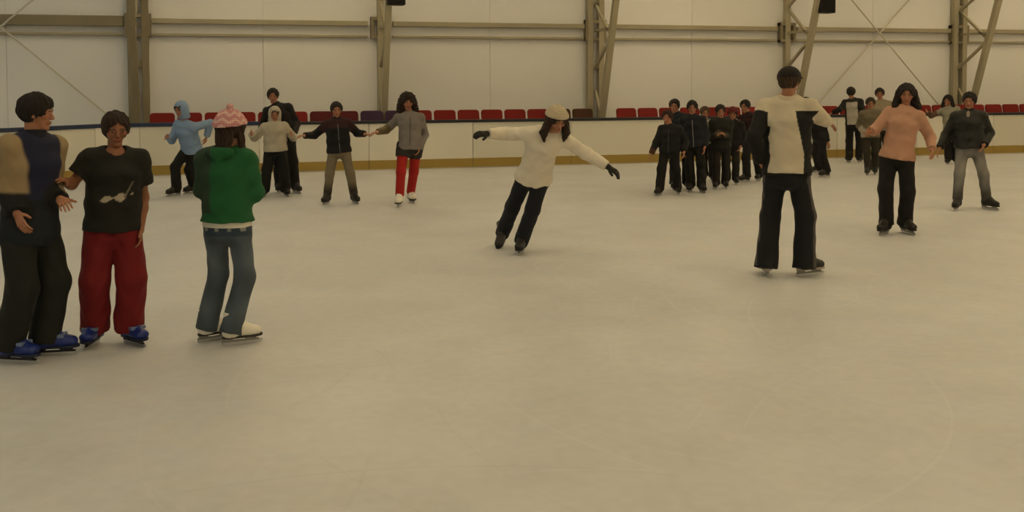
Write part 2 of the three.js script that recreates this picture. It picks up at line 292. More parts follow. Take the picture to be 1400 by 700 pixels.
// ice skate, 1:1 for a 1.7 m person: origin under the ankle on the ice, toe towards +z
const skateShapes = {};
function skateParts(kind) {
  if (skateShapes[kind]) return skateShapes[kind];
  const X = [1, 0, 0], soft = kind === 'blue';
  const w = soft ? .052 : .043;
  let boot = blend(.04, slab([0, .095, -.03], [0, .092, .15], [w * .92, .04], [w, .034], X, 1), cone([0, .11, -.035], [0, soft ? .24 : .25, -.03], soft ? .056 : .05, soft ? .062 : .055), cone([0, .09, -.045], [0, .12, -.045], .04, .04), cone([0, .10, .10], [0, .15, .02], .035, .045));
  boot = below(boot, [0, .062, 0], [0, -1, 0]); boot = below(boot, [0, soft ? .235 : .245, 0], [0, 1, 0]);
  const bootG = surface(boot, [-.09, .05, -.13], [.09, .26, .22], .006);
  const soleS = new THREE.Shape(); soleS.absellipse(0, .135, w * .98, .055, 0, 6.283); 
  const sole = new THREE.Shape(); sole.moveTo(-w * .85, -.06); sole.quadraticCurveTo(-w * .75, .04, -w, .13); sole.quadraticCurveTo(-w * .7, .19, 0, .193); sole.quadraticCurveTo(w * .7, .19, w, .13); sole.quadraticCurveTo(w * .75, .04, w * .85, -.06); sole.quadraticCurveTo(0, -.13, -w * .85, -.06);
  const soleG = new THREE.ExtrudeGeometry(sole, { depth: .012, bevelEnabled: true, bevelSize: .003, bevelThickness: .003, bevelSegments: 1 }); soleG.rotateX(Math.PI / 2); soleG.translate(0, .068, 0);
  const bl = new THREE.Shape(); bl.moveTo(-.1, .002); bl.quadraticCurveTo(.05, -.002, .17, .003); bl.quadraticCurveTo(.2, .012, .195, .03); bl.lineTo(.17, .026); bl.lineTo(-.1, .026); bl.closePath();
  const bladeG = new THREE.ExtrudeGeometry(bl, { depth: .004, bevelEnabled: false }); bladeG.rotateY(-Math.PI / 2); bladeG.translate(.002, 0, 0);
  const hold = mergeGeometries([box(-.012, .012, .024, .06, -.09, -.02, .004), box(-.012, .012, .024, .06, .07, .15, .004), box(-.007, .007, .022, .036, -.1, .17, .003)]);
  const laces = [];
  const front = [[.165, .085], [.147, .1], [.13, .115], [.115, .13], [.15, .05], [.17, .033], [.195, .03], [.215, .032]];
  if (soft) for (const [y, z] of [[.135, .095], [.17, .05], [.205, .045]]) laces.push(box(-.058, .058, y - .011, y + .011, z - .03, z + .012, .005));
  else for (let k = 0; k < 6; k++) { const y = .128 + k * .02, z = .105 - Math.min(k, 3) * .022 - (k > 3 ? (k - 3) * .002 : 0); laces.push(bar([-.028, y, z], [.028, y + .012, z - .006], .006, .006, true), bar([.028, y, z], [-.028, y + .012, z - .006], .006, .006, true)); }
  const laceG = mergeGeometries(laces.map((g) => g.index ? g.toNonIndexed() : g));
  return skateShapes[kind] = { bootG, soleG, bladeG, hold, laceG };
}
const SKATES = { blue: [0x142a78, 0x0c1838, 0x6a7a9c], white: [0xe8e2d4, 0x2a2622, 0xf0ece2], dark: [0x17130f, 0x0d0b0a, 0x3a342e], greydark: [0x1a1716, 0xb4aa9a, 0x504a44] };
function addSkate(root, foot, yaw, pitch, k, kind) {
  const { bootG, soleG, bladeG, hold, laceG } = skateParts(kind), [cb, cs, cl] = SKATES[kind];
  const m = child('ice_skate', bootG, mat(cb, kind === 'blue' ? .35 : .5), root);
  m.position.set(...foot); m.rotation.order = 'YXZ'; m.rotation.set(pitch, yaw, 0); m.scale.setScalar(k);
  child('sole', soleG, mat(cs, .6), m); child('blade', bladeG, mat(0xc8c8c8, .3, .9), m); child('blade_holder', hold, mat(kind === 'blue' ? 0x23222a : 0x8c8a86, .45, .3), m);
  child(kind === 'blue' ? 'buckle_straps' : 'laces', laceG, mat(cl, .6), m);
}
// two-bone reach: returns the middle joint
function reach(a, c, l1, l2, pole) {
  const d = sub(c, a), L = len(d); let s = 1; if (L > (l1 + l2) * .995) s = L / ((l1 + l2) * .995);
  l1 *= s; l2 *= s; const x = (l1 * l1 - l2 * l2 + L * L) / (2 * L), h = Math.sqrt(Math.max(0, l1 * l1 - x * x)), u = unit(d);
  return add(add(a, u, x), perp(pole, u), h);
}
function figure(q) {
  const root = thing('person', q.label, 'person', [q.pos[0], 0, q.pos[1]], q.turn);
  const H = q.H, k = H / 1.7, rad = Math.PI / 180, near = !!q.q, mid = q.mid, seed = Math.abs(Math.sin(q.pos[0] * 12.9 + q.pos[1] * 4.1)) * 10;
  const cs = near ? .0078 : mid ? .011 : .0135;
  const dirY = (a) => [Math.sin(a * rad), 0, Math.cos(a * rad)];
  const spine = unit(sub(q.sh, q.pel)), F = perp(dirY(q.yaw), spine), L = cross(spine, F).map((v) => v), up = [0, 1, 0];
  // L = the figure's own left
  const Lh = perp(L, up), Fh = perp(dirY(q.yaw), up);
  const big = q.big ? 1.08 : 1, fem = q.fem ? 1 : 0, shw = (fem ? .09 : .098) * H * big, hipw = .052 * H;
  const shd = add(q.sh, spine, -.028 * k), shL = add(shd, L, shw), shR = add(shd, L, -shw), hpL = add(q.pel, Lh, hipw), hpR = add(q.pel, Lh, -hipw);
  const hh = H > 1.6 ? .232 : .222 * (.6 + .4 * H / 1.5);
  // head frame
  const hf0 = dirY(q.hy), hp = q.hp * rad, hF = unit(add(hf0.map((v) => v * Math.cos(hp)), up, -Math.sin(hp))), hL = unit(cross(up, hf0)), hU = cross(hF, hL);
  const toHead = (p) => { const d = sub(p, q.head); return [dot(d, hL) / hh, dot(d, hU) / hh, dot(d, hF) / hh]; };
  const fromHead = (x, y, z) => add(add(add(q.head, hL, x * hh), hU, y * hh), hF, z * hh);
  const inHead = (f) => (x, y, z) => { x -= q.head[0]; y -= q.head[1]; z -= q.head[2]; return hh * f((x * hL[0] + y * hL[1] + z * hL[2]) / hh, (x * hU[0] + y * hU[1] + z * hU[2]) / hh, (x * hF[0] + y * hF[1] + z * hF[2]) / hh); };
  const limbs = {};
  for (const s of ['L', 'R']) {
    const sg = s === 'L' ? 1 : -1, sh = s === 'L' ? shL : shR, hipj = s === 'L' ? hpL : hpR, ft = q['f' + s], fy = ft[3], foot = ft.slice(0, 3), fp = ft[4] * rad, fd = dirY(fy);
    const ankle = fp ? add(add(foot, up, .14 * k * Math.cos(fp)), fd, .14 * k * Math.sin(fp) * .8) : add(foot, up, .14 * k);
    const knee = reach(hipj, ankle, .224 * H, .214 * H, add(unit(add(fd, Fh, 1)), Lh, sg * .05));
    const hand = q['h' + s], el0 = q['e' + s];
    let elbow = el0 ? el0 : null;
    const guess = elbow || mix(sh, hand, .5), wdir0 = unit(sub(hand, guess)), wrist = add(hand, wdir0, -.04 * H);
    if (!elbow) elbow = reach(sh, wrist, .172 * H, .148 * H, add(add(F.map((v) => -v), spine, -.7), L, sg * .5));
    limbs[s] = { sg, sh, hip: hipj, knee, ankle, foot, fy, fp, fd, elbow, wrist, hd: unit(sub(wrist, elbow)) };
  }
  const st = STYLE_TOP[q.top], sb = STYLE_BOTTOM[q.bot];
  const waist = mix(q.pel, q.sh, .36), chest = mix(q.pel, q.sh, .76), low = add(q.pel, spine, -.035 * k);
  const Wb = [.158 * k * (fem ? 1.02 : 1) * big, .112 * k * big], Ww = [(fem ? .118 : .136) * k * big, .096 * k * big], Wc = [(fem ? .142 : .156) * k * big, .115 * k * big], Wt = [.115 * k * big, .075 * k * big];
  const torso = (e, g = 0) => { const E = (a) => [a[0] + e, a[1] + e]; const W2 = g ? [Math.max(Ww[0], Wc[0] * (fem ? .9 : .97)), Ww[1] * 1.08] : Ww;
    return blend(.05 * k, slab(low, waist, E(Wb), E(W2), L), slab(waist, chest, E(W2), E(Wc), L), slab(chest, add(q.sh, spine, -.01 * k), E(Wc), E(Wt), L), cone(shL, shR, .05 * k + e * .8, .05 * k + e * .8), cone(add(mix(q.sh, shL, .35), spine, .03 * k), add(mix(q.sh, shR, .35), spine, .03 * k), .035 * k + e * .5, .035 * k + e * .5)); };
  const neckTop = fromHead(0, -.3, -.1), neckLow = add(q.sh, spine, .01 * k);
  const skin = C(q.tan ? '#8e5c40' : '#a87355');
  // ---- body
  const bf = [torso(0), cone(neckLow, neckTop, .05 * k, .045 * k)];
  for (const s of ['L', 'R']) { const b = limbs[s];
    bf.push(blend(.02, cone(b.sh, b.elbow, .045 * k, .036 * k), cone(b.elbow, mix(b.elbow, b.wrist, .35), .036 * k, .037 * k), cone(mix(b.elbow, b.wrist, .35), b.wrist, .037 * k, .024 * k)));
  }
  const legs = ['L', 'R'].map((s) => { const b = limbs[s], toe = add(add(b.ankle, b.fd, (.12 * Math.cos(b.fp) - .045 * Math.sin(b.fp)) * k), up, (-.045 * Math.cos(b.fp) - .12 * Math.sin(b.fp)) * k); return blend(.02, cone(b.hip, b.knee, .078 * k, .05 * k), cone(b.knee, mix(b.knee, b.ankle, .35), .048 * k, .052 * k), cone(mix(b.knee, b.ankle, .35), b.ankle, .052 * k, .034 * k), cone(add(b.ankle, up, -.015 * k), toe, .036 * k, .026 * k)); });
  const bodyF = blend(.03, blend(.035, ...bf), either(...legs));
  const pts = [q.head, q.sh, q.pel, shL, shR]; for (const s of 'LR') pts.push(limbs[s].elbow, limbs[s].wrist, limbs[s].knee, limbs[s].ankle);
  const mott = (c, p, a) => { const n = 1 + a * wave(p[0] * .7, p[1] * .7, p[2] * .7, seed); c.multiplyScalar(n); };
  const skinCol = (c, p) => { c.copy(skin); mott(c, p, .03); };
  const gBody = surface(bodyF, ...bounds(pts, .17 * k), near ? .012 : .016, skinCol);
  // ---- head
  const face = blend(.06, ellipsoid([0, .13, -.05], [.325, .37, .4]), slab([0, -.06, .06], [0, -.33, .17], [.27, .25], [.13, .13], [1, 0, 0], 1), ellipsoid([.17, -.03, .2], [.11, .1, .1]), ellipsoid([-.17, -.03, .2], [.11, .1, .1]));
  const feat = blend(.03, cone([0, .06, .32], [0, -.09, .385], .03, .048), cone([-.04, -.11, .345], [.04, -.11, .345], .033, .033), cone([-.17, .085, .29], [.17, .085, .29], .055, .055), cone([-.085, -.205, .315], [.085, -.205, .315], .032, .032), cone([-.07, -.245, .305], [.07, -.245, .305], .036, .036), ellipsoid([0, -.36, .255], [.08, .06, .06]));
  const ear = (s) => slab([s * .325, -.09, -.03], [s * .345, .07, -.06], [.03, .055], [.035, .08], [1, 0, 0], .8);
  const ears = either(ear(1), ear(-1)), neckH = cone([0, -.1, -.12], toHead(neckLow), .2, .05 * k / hh);
  const eyes = either(ellipsoid([.135, .02, .275], [.065, .055, .055]), ellipsoid([-.135, .02, .275], [.065, .055, .055]));
  const headF = inHead((x, y, z) => {
    let d = smin(face(x, y, z), neckH(x, y, z), .08); d = smin(d, feat(x, y, z), .05);
    const so = Math.hypot(Math.abs(x) - .14, (y - .025) * 1.3, z - .38) - .055; d = -smin(-d, so, .05);
    return Math.min(smin(d, ears(x, y, z), .02), eyes(x, y, z));
  });
  const lip = C('#8f4a40'), brow = C(q.hc), white = C('#8c8078'), iris = C('#20140e');
  const headCol = (c, p) => { const [x, y, z] = toHead(p); c.copy(skin); mott(c, p, .03);
    if (z > .15) { const ax = Math.abs(x);
      if (Math.hypot(x / .1, (y + .225) / .048) < 1 && z > .25) c.lerp(lip, .8);
      if (ax > .05 && ax < .22 && Math.abs(y - .105 + (ax - .13) ** 2 * 2) < .022) c.lerp(brow, .8);
      const e = Math.hypot((ax - .135) / .06, (y - .02) / .026); if (e < 1) { c.copy(white); if (Math.hypot(ax - .135, y - .022) < .034) c.copy(iris); }
      if (ax > .12 && y < .02 && y > -.14) c.lerp(C('#b0604c'), .25); } };
  const hc = near ? .0042 : .006;
  const gHead = surface(headF, ...bounds([fromHead(0, .1, 0), fromHead(0, -.3, 0)], .56 * hh), hc, headCol);
  // ---- hands
  const hand = {};
  for (const s of ['L', 'R']) { const b = limbs[s], d = b.hd, out = L.map((v) => v * b.sg); let th = add(F, d, -dot(F, d)); if (len(th) < .35) th = add(spine, d, -dot(spine, d)); th = unit(th);
    let n = cross(d, th); if (dot(n, add(out, up, .8)) > 0) n = n.map((v) => -v);         // palm faces the body and the ground
    const hl = .105 * H, kn = add(b.wrist, d, .5 * hl), fs = [];
    fs.push(slab(add(b.wrist, d, .06 * hl), kn, [.17 * hl, .075 * hl], [.215 * hl, .07 * hl], th, 1));
    fs.push(cone(add(b.wrist, d, -.4 * hl), add(b.wrist, d, .08 * hl), .026 * k, .023 * k));
    const palm = blend(.012, ...fs), F5 = [palm], curl = .38 + .12 * Math.sin(seed * 3);
    [[.16, .42, .05], [.055, .47, .0], [-.055, .44, -.03], [-.155, .35, -.1]].forEach(([o, l, spread], i) => {
      let p = add(kn, th, o * hl), dir = unit(add(d, th, spread)), r = (.047 - (i === 3 ? .007 : 0)) * hl; const seg = [.45, .3, .25]; const parts = [];
      seg.forEach((u, j) => { const a = curl * (j === 0 ? .5 : .8) + i * .04; const nd = unit(add(dir.map((v) => v * Math.cos(a)), n, Math.sin(a))); const e = add(p, nd, u * l * hl); parts.push(cone(p, e, r, r * .9)); p = e; r *= .9; dir = nd; });
      F5.push(either(...parts));
    });
    let p = add(add(b.wrist, d, .15 * hl), th, .12 * hl), dir = unit(add(add(d.map((v) => v * .75), th, .7), n, .25)); const e1 = add(p, dir, .27 * hl), d2 = unit(add(dir, d, .5)), e2 = add(e1, d2, .22 * hl);
    F5.push(blend(.004, cone(p, e1, .07 * hl, .055 * hl), cone(e1, e2, .052 * hl, .042 * hl)));
    const f = (x, y, z) => { let v = F5[0](x, y, z); for (let i = 1; i < 6; i++) v = smin(v, F5[i](x, y, z), .006); return v; };
    hand[s] = { f, box: bounds([add(b.wrist, d, -.3 * hl), add(b.wrist, d, 1.1 * hl)], .5 * hl) };
  }
  const hcell = near ? .0036 : .005;
  const gHands = ['L', 'R'].map((s) => surface(hand[s].f, ...hand[s].box, hcell, skinCol));
  child('body', mergeGeometries([gBody, gHead, ...gHands]), SKIN, root);
  if (q.glove) for (const s of ['L', 'R']) child('glove', surface((x, y, z) => hand[s].f(x, y, z) - .005, ...hand[s].box, .005, (c) => c.set(q.glove)), CLOTH, root);
  // ---- upper clothing
  const e = st.ease * (q.wide ? 1.15 : 1), drop = st.drop;
  let up1 = torso(e, H);
  const hemAt = add(q.pel, spine, -drop * k);
  const skirtE = add(low, spine, -Math.max(0, drop - .03) * k);
  up1 = blend(.05, up1, slab(skirtE, q.pel, [Wb[0] + e, Wb[1] + e], [Wb[0] + e * .9, Wb[1] + e * .9], L));
  up1 = below(up1, hemAt, spine.map((v) => -v));
  const ncut = add(neckLow, spine, (st.neck ?? .06) * k);
  const collarDir = unit(sub(neckTop, neckLow));
  if (!st.open) up1 = blend(.03, up1, below(cone(neckLow, neckTop, .064 * k, .062 * k), ncut, collarDir)); else { const nk = add(neckLow, F, .05 * k), nf = cone(add(nk, spine, .06 * k), add(nk, spine, -.005 * k), .07 * k, .05 * k), u0 = up1; up1 = (x, y, z) => Math.max(u0(x, y, z), -nf(x, y, z)); }
  const sleeves = ['L', 'R'].map((s) => { const b = limbs[s], es = e * .75;
    if (st.sleeve < 1) { const end = mix(b.sh, b.elbow, st.sleeve); return below(cone(b.sh, b.elbow, .05 * k + es, .05 * k + es * 1.2), end, unit(sub(b.elbow, b.sh))); }
    const f = blend(.02, cone(b.sh, b.elbow, .05 * k + es, .041 * k + es), cone(b.elbow, b.wrist, .042 * k + es, .028 * k + es)); return below(f, add(b.wrist, b.hd, -.005), b.hd); });
  const topF = folds(blend(.03, up1, ...sleeves), .0035 * (st.crease ?? 1), seed);
  const info = (p) => { const d = sub(p, q.pel); let best = 0, bt = 0, bd = 1e9;
    const r = { u: dot(d, L) / k, v: dot(d, spine) / k, w: dot(d, F) / k, arm: 0, t: 0, p };
    for (const s of ['L', 'R']) { const b = limbs[s], ua = len(sub(b.elbow, b.sh)), fa = len(sub(b.wrist, b.elbow)); 
      for (const [A, B, t0, t1] of [[b.sh, b.elbow, 0, .5], [b.elbow, b.wrist, .5, 1]]) { const ab = sub(B, A), h = dot(sub(p, A), ab) / dot(ab, ab), hc2 = Math.max(0, Math.min(1, h)), dd = len(sub(p, add(A, ab, hc2))); if (dd < bd) { bd = dd; bt = t0 + (t1 - t0) * h; best = b.sg; } } }
    if (bd < .075 * k + e && bt > .06 && (Math.abs(r.u) > .15 || bt > .3)) { r.arm = best; r.t = bt; }
    return r; };
  const topCol = (c, p, n) => { st.colour(c, info(p), n); mott(c, p, .035); };
  const tpts = [q.sh, q.pel, hemAt, shL, shR]; for (const s of 'LR') tpts.push(limbs[s].elbow, limbs[s].wrist);
  const top = child(st.name, surface(topF, ...bounds(tpts, .2 * k + e), cs, topCol), st.shiny ? SHINY : CLOTH, root);
  const ring = (at, E, hgt, colour, name, rr = .008) => {   // a knitted band, hem or belt around the hips
    const f0 = slab(add(at, spine, -.2), add(at, spine, .2), [Wb[0] + E, Wb[1] + E], [Wb[0] + E, Wb[1] + E], L); const f1 = below(below(f0, add(at, spine, hgt / 2), spine), add(at, spine, -hgt / 2), spine.map((v) => -v));
    return child(name, surface(f1, ...bounds([at], .24 * k + E), cs * .8, (c, p) => { c.set(colour); mott(c, p, .03); }), CLOTH, name === 'belt' ? root : top); };
  if (st.band) ring(add(hemAt, spine, .02 * k), e * .8 + .004, .05 * k, st.band, 'hem_band');
  if (st.shirt) ring(add(hemAt, spine, -.012 * k), e * .55, .05 * k, st.shirt, 'shirt_hem');
  if (st.zip) { const zs = []; for (let i = 0; i <= 6; i++) { const t = i / 6, base = mix(hemAt, add(q.sh, spine, -.02), t); let w = 0; for (let st2 = 0; st2 < 60; st2++) { const P = add(base, F, .3 - w); if (topF(...P) < .001) break; w += .005; } zs.push(new THREE.Vector3(...add(base, F, .302 - w))); }
    child('zip', new THREE.TubeGeometry(new THREE.CatmullRomCurve3(zs), 24, .006, 5), mat(st.zip, .5, .2), top); }
  if (st.collar) { const cf = below(below((x, y, z) => Math.abs(cone(add(neckLow, spine, -.03), neckTop, .08 * k, .074 * k)(x, y, z)) - .008, add(neckLow, collarDir, .075 * k), collarDir), add(neckLow, collarDir, .01), collarDir.map((v) => -v));
    child('collar', surface(cf, ...bounds([neckLow], .17 * k), near ? .006 : .008, (c) => c.set(st.collar)), CLOTH, top); }
  if (st.scarf) child('shirt_front', surface(below(ellipsoid(add(add(q.sh, F, .075 * k + e * .6), spine, -.02 * k), [.03 * k, .08 * k, .03 * k]), add(q.sh, spine, .06 * k), spine), ...bounds([add(q.sh, F, .08 * k)], .12), .007, (c, p) => { c.set(st.scarf); mott(c, p, .04); }), CLOTH, top);
  if (st.hood === 'down') { const c0 = add(add(q.sh, F, -.085 * k - e * .4), spine, .035 * k); child('hood', surface(blend(.03, cone(add(c0, L, .07 * k), add(c0, L, -.07 * k), .04 * k, .04 * k), cone(add(c0, spine, -.03), add(c0, spine, -.09 * k), .05 * k, .03 * k)), ...bounds([c0], .2 * k), cs * .8, (c, p) => { st.colour(c, info(p)); mott(c, p, .03); }), CLOTH, top); }
  // ---- lower clothing
  const eb = sb.ease * (q.wide ? 1.25 : 1);
  const legF = (e1, hemT, flare) => ['L', 'R'].map((s) => { const b = limbs[s], kn = b.knee; const back = add(b.ankle, b.fd, -.022 * k), end = mix(b.knee, back, hemT), dn = unit(sub(back, b.knee)), ext = add(back, dn, .1);
    return below(blend(.03, cone(b.hip, kn, .08 * k + e1 * .7, .055 * k + e1), cone(kn, ext, .056 * k + e1, (flare || .05) * k + e1)), end, dn); });
  const topAt = add(q.pel, spine, .05 * k), pelE = (E) => below(slab(add(low, spine, -.03 * k), waist, [Wb[0] + E, Wb[1] + E], [Ww[0] + .02 + E * .5, Ww[1] + .012 + E * .5], L), topAt, spine);
  const lowCol = (sty) => (c, p, n) => { const d = sub(p, q.pel); let s = p ? (dot(d, Lh) > 0 ? 'L' : 'R') : 'L'; const b = limbs[s]; sty.colour(c, { u: dot(d, Lh) / k, y: (q.pel[1] - p[1]) / k, w: dot(d, Fh) / k, out: n ? dot(n, Lh) * b.sg : 0, front: n ? dot(n, Fh) : 0, t: (b.hip[1] - p[1]) / (b.hip[1] - b.ankle[1]) }); mott(c, p, .05); };
  const lpts = [q.pel, waist]; for (const s of 'LR') lpts.push(limbs[s].knee, limbs[s].ankle);
  if (sb.skirt) { child('leggings', surface(blend(.03, pelE(.004), either(...legF(.012, .98, .05))), ...bounds(lpts, .2 * k), cs, lowCol(sb)), CLOTH, root);
    const sk = ['L', 'R'].map((s) => { const b = limbs[s]; return below(cone(b.hip, b.knee, .095 * k + .012, .085 * k + .012), mix(b.hip, b.knee, .42), unit(sub(b.knee, b.hip))); });
    child('shorts', surface(folds(blend(.03, pelE(.016), either(...sk)), .003, seed + 2), ...bounds(lpts, .22 * k), cs, (c, p) => { c.set(sb.skirt); mott(c, p, .05); }), CLOTH, root);
  } else child('trousers', surface(folds(blend(.03, pelE(Math.min(eb * .8, e - .012)), blend(.012, ...legF(eb, sb.hem, sb.flare))), .0045 * (sb.crease ?? 1), seed + 1, .55), ...bounds(lpts, .2 * k + eb), cs, lowCol(sb)), CLOTH, root);
  if (st.belt) ring(add(hemAt, spine, -.0 * k), e * .9 + .004, .055 * k, st.belt, 'belt');
  // ---- hair and headgear
  const hairCol = (c, p) => { const [x, y, z] = toHead(p); c.set(q.hc); c.multiplyScalar(1 + .16 * Math.sin(Math.atan2(x, z + .08) * 31 + 4 * Math.sin(y * 9))); };
  const rough = (x, y, z) => { const a = Math.atan2(x, z + .08); return .014 * Math.sin(a * 19 + 3 * Math.sin(y * 8 + seed)) + .018 * Math.sin(x * 15 + 2 * Math.sin(y * 9)) * Math.sin(z * 14 + 3 * Math.sin(x * 7 + seed)); };
  const curls = (x, y, z) => .055 * Math.sin(x * 23 + 2 * Math.sin(y * 15)) * Math.sin(y * 21 + 2 * Math.sin(z * 17)) * Math.sin(z * 22 + x * 7) * 1.6 + .01 * Math.sin(y * 47 + x * 39 + z * 43);
  const style = q.hair, thick = style === 'curly' ? .17 : style === 'full' ? .1 : style === 'short' ? .07 : .065;
  const cap = ellipsoid([0, .14, -.06], [.325 + thick, .37 + thick, .41 + thick]);
  const hole = ellipsoid([0, -.12, .43], [style === 'short' ? .3 : .26, .4, .37]), faceHole = (x, y, z) => hole(x + .015 * Math.sin(y * 21), y + .035 * Math.sin(x * 17 + seed) * Math.sin(x * 31), z);
  const lock = style === 'short' ? null : style === 'bob' ? [cone([.3, .1, -.05], [.33, -.4, .0], .13, .1), cone([-.3, .1, -.05], [-.33, -.4, .0], .13, .1), slab([0, .1, -.3], [0, -.45, -.28], [.3, .14], [.3, .1], [1, 0, 0], 1)]
    : style === 'curly' ? [cone([.36, .16, -.02], [.47, -.42, .0], .2, .2), cone([-.36, .16, -.02], [-.47, -.42, .0], .2, .2), slab([0, .1, -.3], [0, -.5, -.28], [.36, .18], [.34, .16], [1, 0, 0], 1)]
    : style === 'full' ? [cone([.34, .14, -.02], [.5, -.5, .06], .15, .17), cone([-.34, .14, -.02], [-.5, -.5, .06], .15, .17), cone([.5, -.5, .06], [.46, -.85, .12], .17, .07), cone([-.5, -.5, .06], [-.46, -.85, .12], .17, .07), slab([0, .1, -.3], [0, -.9, -.34], [.36, .16], [.36, .12], [1, 0, 0], 1)]
    : [cone([.3, .12, -.02], [.37, -.62, .06], .12, .09), cone([-.3, .12, -.02], [-.37, -.62, .06], .12, .09), slab([0, .1, -.3], [0, -.85, -.36], [.31, .14], [.27, .1], [1, 0, 0], 1)];
  const locks = lock && blend(.08, ...lock);
  const hairF = inHead((x, y, z) => {
    let d = cap(x, y, z);
    const nape = z < -.08 ? -.3 : -.3 + Math.min(1, (z + .08) / .06) * .2 + Math.max(0, z - .05) * .5; d = Math.max(d, nape - y);
    if (locks) d = smin(d, locks(x, y, z), .06);
    d = -smin(-d, faceHole(x, y, z), .03);
    return d + (style === 'curly' ? curls(x, y, z) : rough(x, y, z));
  });
  const hood = st.hood === 'up';
  if (!hood && q.hat !== 'darkcap') child('hair', surface(hairF, ...bounds([fromHead(0, .1, -.05), fromHead(0, style === 'short' ? -.1 : style === 'long' || style === 'full' ? -.62 : -.35, -.1)], .66 * hh), near ? .005 : .007, hairCol), HAIR, root);
  else child('hair', surface(hairF, ...bounds([fromHead(0, .1, -.05)], .66 * hh), near ? .005 : .007, hairCol), HAIR, root);
  if (hood) { const shell = inHead((x, y, z) => { let d = smin(ellipsoid([0, .12, -.08], [.43, .5, .51])(x, y, z), slab([0, -.1, -.12], [0, -.6, -.18], [.42, .4], [.45, .36], [1, 0, 0], 1)(x, y, z), .1); const hole = ellipsoid([0, -.06, .5], [.27, .4, .5])(x, y, z); return Math.max(d, -hole, -.62 - y); });
    child('hood', surface(folds(shell, .003, seed), ...bounds([fromHead(0, 0, -.05), fromHead(0, -.5, -.1)], .62 * hh), near ? .006 : .009, (c, p) => { st.colour(c, info(p)); mott(c, p, .03); }), CLOTH, top); }
  if (q.hat === 'pink' || q.hat === 'cream') { const base = q.hat === 'pink' ? '#c98c8e' : '#b9ab92', f = inHead((x, y, z) => { const m = q.hat === 'cream' ? .04 : 0, dome = ellipsoid([0, .16, -.07], [.43 + m, .47 + m, .52 + m])(x, y, z), t = y - ((q.hat === 'cream' ? .24 : .17) + z * .18); let d = Math.max(dome, -t); const cuff = Math.max(ellipsoid([0, .14, -.07], [.46 + m, .49 + m, .55 + m])(x, y, z), -t, t - .15); d = Math.min(d, cuff); return d + .007 * Math.sin(Math.atan2(x, z + .07) * 46) + .006 * Math.sin(y * 90); });
    const hat = child('knit_hat', surface(f, ...bounds([fromHead(0, .25, -.07)], .68 * hh), near ? .0045 : .006, (c, p) => { const [x, y, z] = toHead(p); c.set(base); if (q.hat === 'pink' && Math.sin(y * 30 + Math.sin(Math.atan2(x, z) * 9) * 1.4) > .35) c.set('#dcb9b2'); mott(c, p, .05); }), CLOTH, root);
    if (q.hat === 'pink') child('pompom', surface(inHead((x, y, z) => Math.hypot(x, y - .68, z + .1) - .1 + .02 * Math.sin(x * 50) * Math.sin(y * 47) * Math.sin(z * 53)), ...bounds([fromHead(0, .68, -.1)], .16 * hh), .005, (c) => c.set('#d0a09c')), CLOTH, hat); }
  if (q.hat === 'darkcap' || q.hat === 'redcap') { const base = q.hat === 'redcap' ? '#5a1512' : '#17120f', f = inHead((x, y, z) => { const t = y - (.2 + z * .06); return smin(Math.max(ellipsoid([0, .14, -.06], [.425, .47, .52])(x, y, z), -t), Math.max(slab([0, .2, .3], [0, .19, .62], [.33, .02], [.2, .02], [1, 0, 0], 1)(x, y, z), .25 - z), .02); });
    child('cap', surface(f, ...bounds([fromHead(0, .25, .1)], .75 * hh), near ? .005 : .006, (c) => c.set(base)), CLOTH, root); }
  // ---- skates
  for (const s of ['L', 'R']) addSkate(root, limbs[s].foot, limbs[s].fy * rad, limbs[s].fp, k, q.skate);
  return root;
}
const plain = (hex) => (c) => { c.set(hex); };
